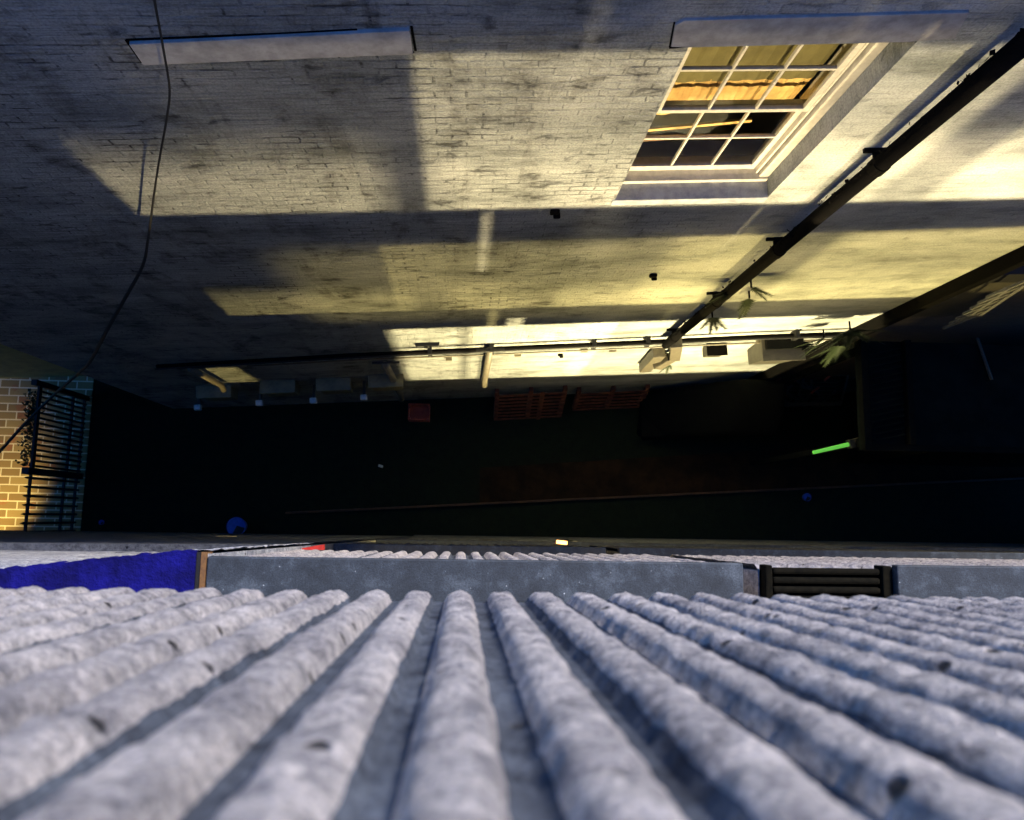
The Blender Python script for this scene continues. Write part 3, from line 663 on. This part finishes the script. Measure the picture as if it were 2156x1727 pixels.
# lamp beyond the gate on the near building
wl = thing('wall_lamp', (-9.9, -.45, 3.0), 'lit wall lamp above the yellow-lit brick paving beyond the gate', 'lamp')
MB().box(-9.98, -9.82, -.46, -.34, 2.9, 3.1).build('housing', M['iron'], wl, bevel=.01); MB().tube([(-9.9, -.30, 2.96), (-9.9, -.30, 2.90)], .05, 10).build('lens', M['lampw'], wl)
l = bpy.data.lights.new('lamp_light', 'SPOT'); l.energy = 110; l.color = (1, .72, .25); l.shadow_soft_size = .03; l.spot_size = R(95); l.spot_blend = .6
o = bpy.data.objects.new('lamp_light', l); C.objects.link(o); o.location = (-9.3, -.30, 1.5); o.rotation_euler = Vector((-.25, .45, -1)).to_track_quat('-Z', 'Y').to_euler()

# hanging cable
cps = [wallp(x, y, .14) for x, y in ((318, -60), (325, 0), (345, 110), (357, 190), (350, 255), (330, 370), (312, 500), (300, 560), (265, 625), (225, 695), (190, 760), (163, 788))]
cps += [dep(110, 835, 3.6), dep(50, 895, 3.4), dep(0, 950, 3.4), dep(-60, 1010, 3.6)]
fine = []
for i in range(len(cps)-1):
    p0, p1, p2, p3 = cps[max(i-1, 0)], cps[i], cps[i+1], cps[min(i+2, len(cps)-1)]
    for k in range(6):
        s = k/6; fine.append(.5*((2*p1)+(p2-p0)*s+(2*p0-5*p1+4*p2-p3)*s*s+(3*p1-p0-3*p2+p3)*s**3))
rad = [.0068+.018*max(0, min(1, (i-30)/30)) for i in range(len(fine))]
tag(MB().tube(fine, rad, 6).build('hanging_cable', M['iron'], origin=cps[3]), 'thin black cable hanging down across the white brick wall on the left', 'cable')

# service boxes on the foot of the wall, each over a pale lens
def make_box(u, z):
    t0 = thing('service_box', tuple(W(u, z, .1)), 'x', 'box', 'service boxes low on the white wall')
    MB().wbox(u-.27, u+.27, z-.28, z+.25, .002, .2).build('body', M['olive'], t0, bevel=.02)
    MB().wbox(u-.30, u+.30, z+.251, z+.29, .002, .23).build('cover', M['olive'], t0, bevel=.008)
    MB().wbox(u-.50, u-.38, z-.30, z-.20, .26, .36).build('pale_lens', M['pale'], t0, bevel=.015)
    MB().wbox(u-.46, u-.42, z-.36, z-.305, .002, .34).build('lens_bracket', M['bin'], t0)
    return t0
labs = ['olive box under the small lit patch of wall, leftmost of its row', 'second olive box from the left in the row low on the wall',
        'third olive box from the left in the row low on the wall', 'olive box touching the pale waste pipe at the right end of the row']
b0 = None
for sp, lb in zip([(460, 828), (592, 818), (707, 813), (815, 806)], labs):
    u, z = wuz(sp[0], sp[1], .1)
    if b0 is None: b0 = make_box(u, z); b0['label'] = lb; z_0 = z; u_0 = u
    else: copy_tree(b0, W(u, z, .1), lb)

# leaning pallets
def pallet(name, pa, pbb, ptop, slats, label, mid=None):
    a, b_, c = pa, pbb, ptop; ux = (b_-a); L = ux.length; ux.normalize(); uz = (c-a); uz = (uz-ux*uz.dot(ux)); Hh = uz.length; uz.normalize(); nn = ux.cross(uz)
    t0 = thing(name, tuple(a), label, 'pallet', 'reddish wooden pallets leaning on the wall')
    def bx(u0, u1, v0, v1, n0, n1, nm):
        q = lambda u, v, n: a+ux*u+uz*v+nn*n
        MB().hexa([q(u0, v0, n0), q(u1, v0, n0), q(u1, v1, n0), q(u0, v1, n0), q(u0, v0, n1), q(u1, v0, n1), q(u1, v1, n1), q(u0, v1, n1)]).build(nm, M['wood'], t0, bevel=.004)
    for k in range(slats):
        v = k*Hh/slats; bx(0, L, v, v+Hh/slats*.42, .0, .02, 'slat')
    for u in ((0, .08), ((L/2-.04, L/2+.04)), (L-.08, L)): bx(u[0], u[1], 0, Hh, -.10, -.002, 'stringer')
    if mid: bx(mid*L, mid*L+.09, 0, Hh, .022, .045, 'upright')
    return t0
def yw(p, off): return Vector((p.x, W(p.x, 0, off).y, p.z))
a = yw(dep(1040, 870, .03), .50); b_ = yw(dep(1182, 866, .03), .48); c = yw(dep(1045, 815, 1.3), .12); c.z = 1.25
pallet('wooden_pallet', a, b_, c, 8, 'reddish slatted pallet leaning on the wall with a board nailed across its slats', .62)
a = yw(dep(1205, 850, .03), .36); b_ = yw(dep(1350, 847, .03), .34); c = yw(dep(1210, 810, 1.0), .1); c.z = .95
pallet('wooden_pallet', a, b_, c, 6, 'brighter reddish pallet leaning on the wall left of the drainpipe foot')
# orange crate
def crate(name, ctr, sx, sy, h, m, label, cat='crate'):
    x, y = ctr.x, ctr.y; t0 = thing(name, (x, y, 0), label, cat)
    mb = MB().box(x-sx, x+sx, y-sy, y+sy, .02, .05)
    for k in range(4):
        z0 = .08+k*h/4; z1 = z0+h/4*.6
        mb.box(x-sx, x+sx, y-sy, y-sy+.02, z0, z1).box(x-sx, x+sx, y+sy-.02, y+sy, z0, z1).box(x-sx, x-sx+.02, y-sy+.021, y+sy-.021, z0, z1).box(x+sx-.02, x+sx, y-sy+.021, y+sy-.021, z0, z1)
    mb.build('body', M[m], t0)
    pc = MB()
    for s in (-1, 1):
        for q in (-1, 1): pc.box(x+s*(sx-.035)-.012, x+s*(sx-.035)+.012, y+q*(sy-.035)-.012, y+q*(sy-.035)+.012, .05, h+.08)
    pc.build('corner_post', M[m], t0); return t0
crate('plastic_crate', dep(882, 868, .3), .22, .17, .32, 'orange', 'small bright orange crate right of the pale waste pipe')
# covered skip: sloping black tarpaulin
a = dep(1515, 790, 1.2); yb = W(a.x, 0, .15).y
mb = MB(); nx, ny = 26, 12; xl, xr = dep(1360, 800, .9).x, dep(1605, 790, .9).x
for j in range(ny):
    for i in range(nx):
        x = xl+(xr-xl)*i/(nx-1); y = yb-1.0*j/(ny-1); pr = min(1, max(0, (i/(nx-1))/.62))
        z = .35+1.75*pr-.5*(j/(ny-1))**2+.05*noise.noise((x*4, y*5, 0)); mb.v.append((x, y, z))
for j in range(ny-1):
    for i in range(nx-1): q = j*nx+i; mb.f.append((q, q+1, q+nx+1, q+nx))
skip = thing('covered_skip', ((xl+xr)/2, yb-.5, 0), 'dark skip under a sloping black tarpaulin right of the drainpipe foot', 'skip')
mb.build('tarpaulin', M['tarp'], skip, smooth=True).modifiers.new('s', 'SOLIDIFY').thickness = .02
MB().hexa([(xl+.25, yb-.85, .02), (xr-.2, yb-.85, .02), (xr-.2, yb-.03, .02), (xl+.25, yb-.03, .02), (xl+.05, yb-.95, .3), (xr-.02, yb-.95, 1.3), (xr-.02, yb-.01, 1.3), (xl+.05, yb-.01, .3)]).build('body', M['tarp'], skip)
# wall boxes
p = wuz(1505, 742, .12); t0 = thing('meter_box', W(p[0], p[1], .12), 'small brown box fixed to the bright wall right of the drainpipe', 'box')
MB().wbox(p[0]-.15, p[0]+.13, p[1]-.16, p[1]+.13, .002, .17).build('body', M['grey'], t0, bevel=.015); MB().wbox(p[0]-.17, p[0]+.15, p[1]+.131, p[1]+.155, .002, .2).build('cover', M['pvc'], t0)
p = wuz(1628, 748, .2); t0 = thing('wall_trough', W(p[0], p[1], .2), 'grey trough with dark contents hung on the bright wall near the canopy', 'trough')
u, z = p; zt3 = wuz(1628, 738, .2)[1]; zb3 = z-.45
q = lambda u0, u1, zz3, o0, o1: [W(u0, zz3, o0), W(u0, zz3, o1), W(u1, zz3, o1), W(u1, zz3, o0)]
MB().hexa(q(u-.24, u+.26, zb3, .01, .26)+q(u-.31, u+.30, zt3, .01, .34)).build('body', M['grey'], t0, bevel=.01)
MB().wbox(u-.34, u+.33, zt3+.001, zt3+.035, .01, .37).build('rim', M['grey'], t0, bevel=.005)
mb = MB().wbox(u-.29, u+.28, zt3+.036, zt3+.11, .0, .2)
for k in range(5): zz3 = zt3+.02+k*.02; mb.beam(W(u+.25, zz3, .1+.03*k), W(u+.46, zz3+.02, .1+.04*k), .025)
mb.build('contents', M['tarp'], t0)

# basket of scrap with orange pieces
t0 = thing('scrap_basket', tuple(dep(1690, 820, .1)), 'low grey basket of scrap with orange strips in front of the canopy', 'basket')
pc = [dep(1625, 788, .45), dep(1603, 853, .45), dep(1770, 850, .45), dep(1785, 790, .45)]
rim = MB()
for i in range(4):
    pp, qq = pc[i], pc[(i+1) % 4]
    rim.beam(pp, qq, .045 if i != 1 else .08)
rim.build('rim', M['grey'], t0, bevel=.006)
wr = MB()
for i in range(4):
    pp, qq = pc[i], pc[(i+1) % 4]
    for k in range(8): c = pp.lerp(qq, k/8); wr.beam(c, Vector((c.x, c.y, .03)), .012)
for k in range(1, 7): wr.beam(Vector((*pc[0].lerp(pc[1], k/7).xy, .04)), Vector((*pc[3].lerp(pc[2], k/7).xy, .04)), .012)
wr.build('wire_sides', M['bin'], t0)
for (x, y, x2, y2) in ((1648, 786, 1636, 805), (1625, 822, 1612, 838), (1655, 832, 1645, 847), (1760, 782, 1735, 802), (1725, 815, 1708, 828), (1690, 790, 1672, 802)):
    tag(MB().beam(dep(x, y, .42), dep(x2, y2, .40), .05, .03).build('orange_strip', M['orange'], t0, bevel=.005))
ms = MB()
for i in range(26):
    c = Vector((random.uniform(pc[1].x+.1, pc[2].x-.1), random.uniform(pc[1].y+.1, pc[0].y-.1), random.uniform(.1, .3))); d = Vector((random.uniform(-1, 1), random.uniform(-1, 1), random.uniform(-.2, .3)))*.25
    ms.beam(c-d, c+d, random.uniform(.02, .06))
ms.build('scrap', M['bin'], t0)

# green lit tube by the canopy corner
a, b_ = dep(1712, 953, zr-.35), dep(1786, 936, zr-.35)
t0 = thing('green_light', tuple(a), 'glowing green tube light pointing out from the canopy corner', 'lamp')
MB().tube([a, b_], [.028, .034], 12).build('tube', M['green'], t0); MB().beam(b_, b_+(b_-a).normalized()*.16, .14).build('end_cap', M['grey'], t0, bevel=.01)
MB().beam(b_+(b_-a).normalized()*.165, b_+(b_-a).normalized()*.45, .05).build('arm', M['iron'], t0)

# blue bucket and small blue lids
def bucket(px, py, r, label, name='bucket'):
    p = dep(px, py, r*1.6); t0 = thing(name, (p.x, p.y, 0), label, 'bucket'); h = r*1.6; sg = 24
    mb = MB(); ring = lambda rr, z: [(p.x+rr*math.cos(2*math.pi*k/sg), p.y+rr*math.sin(2*math.pi*k/sg), z) for k in range(sg)]
    mb.v = ring(r*.75, .01)+ring(r, h)+ring(r*.94, h)+ring(r*.92, h-.03)
    for j in range(3):
        for k in range(sg): mb.f.append((j*sg+k, j*sg+(k+1) % sg, (j+1)*sg+(k+1) % sg, (j+1)*sg+k))
    mb.f.append(tuple(range(3*sg, 4*sg))); mb.build('body', M['bucket'], t0)
    w_ = MB(); pts = [(p.x+.01, p.y+.02)]+[(p.x+r*.9*math.cos(a), p.y+r*.9*math.sin(a)) for a in [R(-115+i*12) for i in range(10)]]
    w_.v = [(x, y, h-.027) for x, y in pts]+[(x, y, h-.01) for x, y in pts]; n = len(pts)
    w_.f = [tuple(range(n)), tuple(range(n, 2*n))]+[(i, (i+1) % n, n+(i+1) % n, n+i) for i in range(n)]; w_.build('dark_patch', M['iron'], t0)
    return t0
bucket(497, 1109, .19, 'round blue bucket with a dark patch beside the car park wall')
bucket(1700, 1047, .085, 'small blue pot on the dark ground at the right')
bucket(213, 1100, .05, 'tiny blue pot just inside the iron gate')
tag(MB().beam(dep(797, 980, .03), dep(806, 983, .03), .05, .02).build('paper_scrap', M['pale']), 'small pale scrap of paper on the black ground', 'litter')
# amber lit lamp on the lower decks
pA = dep(1181, 1141, H-8.9); tA = thing('bulkhead_lamp', tuple(pA), 'small amber lamp glowing on the lower edge of the car park wall', 'lamp')
MB().tube([pA+Vector((-.05, 0, 0)), pA+Vector((.07, -.012, 0))], .02, 8).build('lens', M['amber'], tA); MB().box(pA.x-.08, pA.x+.1, yf(8.9)-.03, pA.y-.02, pA.z-.04, pA.z-.02).build('bracket', M['iron'], tA)

# ferny weeds
def frond(mb, base, d, L, n=13, wl=.35):
    d = d.normalized(); side = d.cross(N).normalized() if abs(d.dot(N)) < .95 else U
    for k in range(n):
        s = (k+1)/n; c = base+d*L*s+Vector((0, 0, -.12*L*s*s))
        for sg in (-1, 1):
            t1 = c+(side*sg*wl*L*(1-.75*s)+d*L*.12)+Vector((0, 0, random.uniform(-.02, .02)))
            wv = d*.018*L*5
            mb.poly([c-wv*.5, t1, c+wv*.5])
    mb.tube([base, base+d*L*.5+Vector((0, 0, -.03*L)), base+d*L+Vector((0, 0, -.12*L))], [.006, .004, .002], 4)
def weed(px, py, dirs, L, label, out=.16):
    p = wallp(px, py, out); t0 = thing('fern_weed', tuple(p), label, 'plant', 'weeds sprouting from pipes'); mb = MB()
    for a in dirs:
        d = (U*math.cos(R(a))+Vector((0, 0, math.sin(R(a))))+N*random.uniform(.2, .8)); frond(mb, p, d, .85*L*random.uniform(.8, 1.2))
    mb.build('fronds', M['leaf'], t0); MB().tube([p, p-N*out*.6], .012, 6).build('root', M['pvc'], t0)
weed(1540, 612, (175, 195, 150, 160), .34, 'fern-like weed sprouting from the left side of the drainpipe', .12)
weed(1582, 606, (5, 25, -15), .32, 'fern-like weed with pointed leaves right of the drainpipe', .14)
weed(1578, 628, (-80, -95, -100), .30, 'drooping weed hanging below the drainpipe on its right side', .14)
weed(1500, 668, (-80, -60, -105, -40), .36, 'weed drooping from the drainpipe near its foot', .14)
weed(1790, 695, (178, 160, 190, 200, 120, 90, 60, 30), .65, 'large bushy weed where the horizontal pipe meets the canopy', .2)
weed(1735, 712, (180, 195, 210, 165), .5, 'fern frond hanging over the bright wall by the canopy', .2)
weed(1765, 728, (-70, -95, -120, -140, -40), .45, 'small yellow-lit weed below the horizontal pipe by the canopy', .2)
weed(1408, 768, (-60, -90, -120), .22, 'tiny green weed under the elbow at the drainpipe foot', .2)
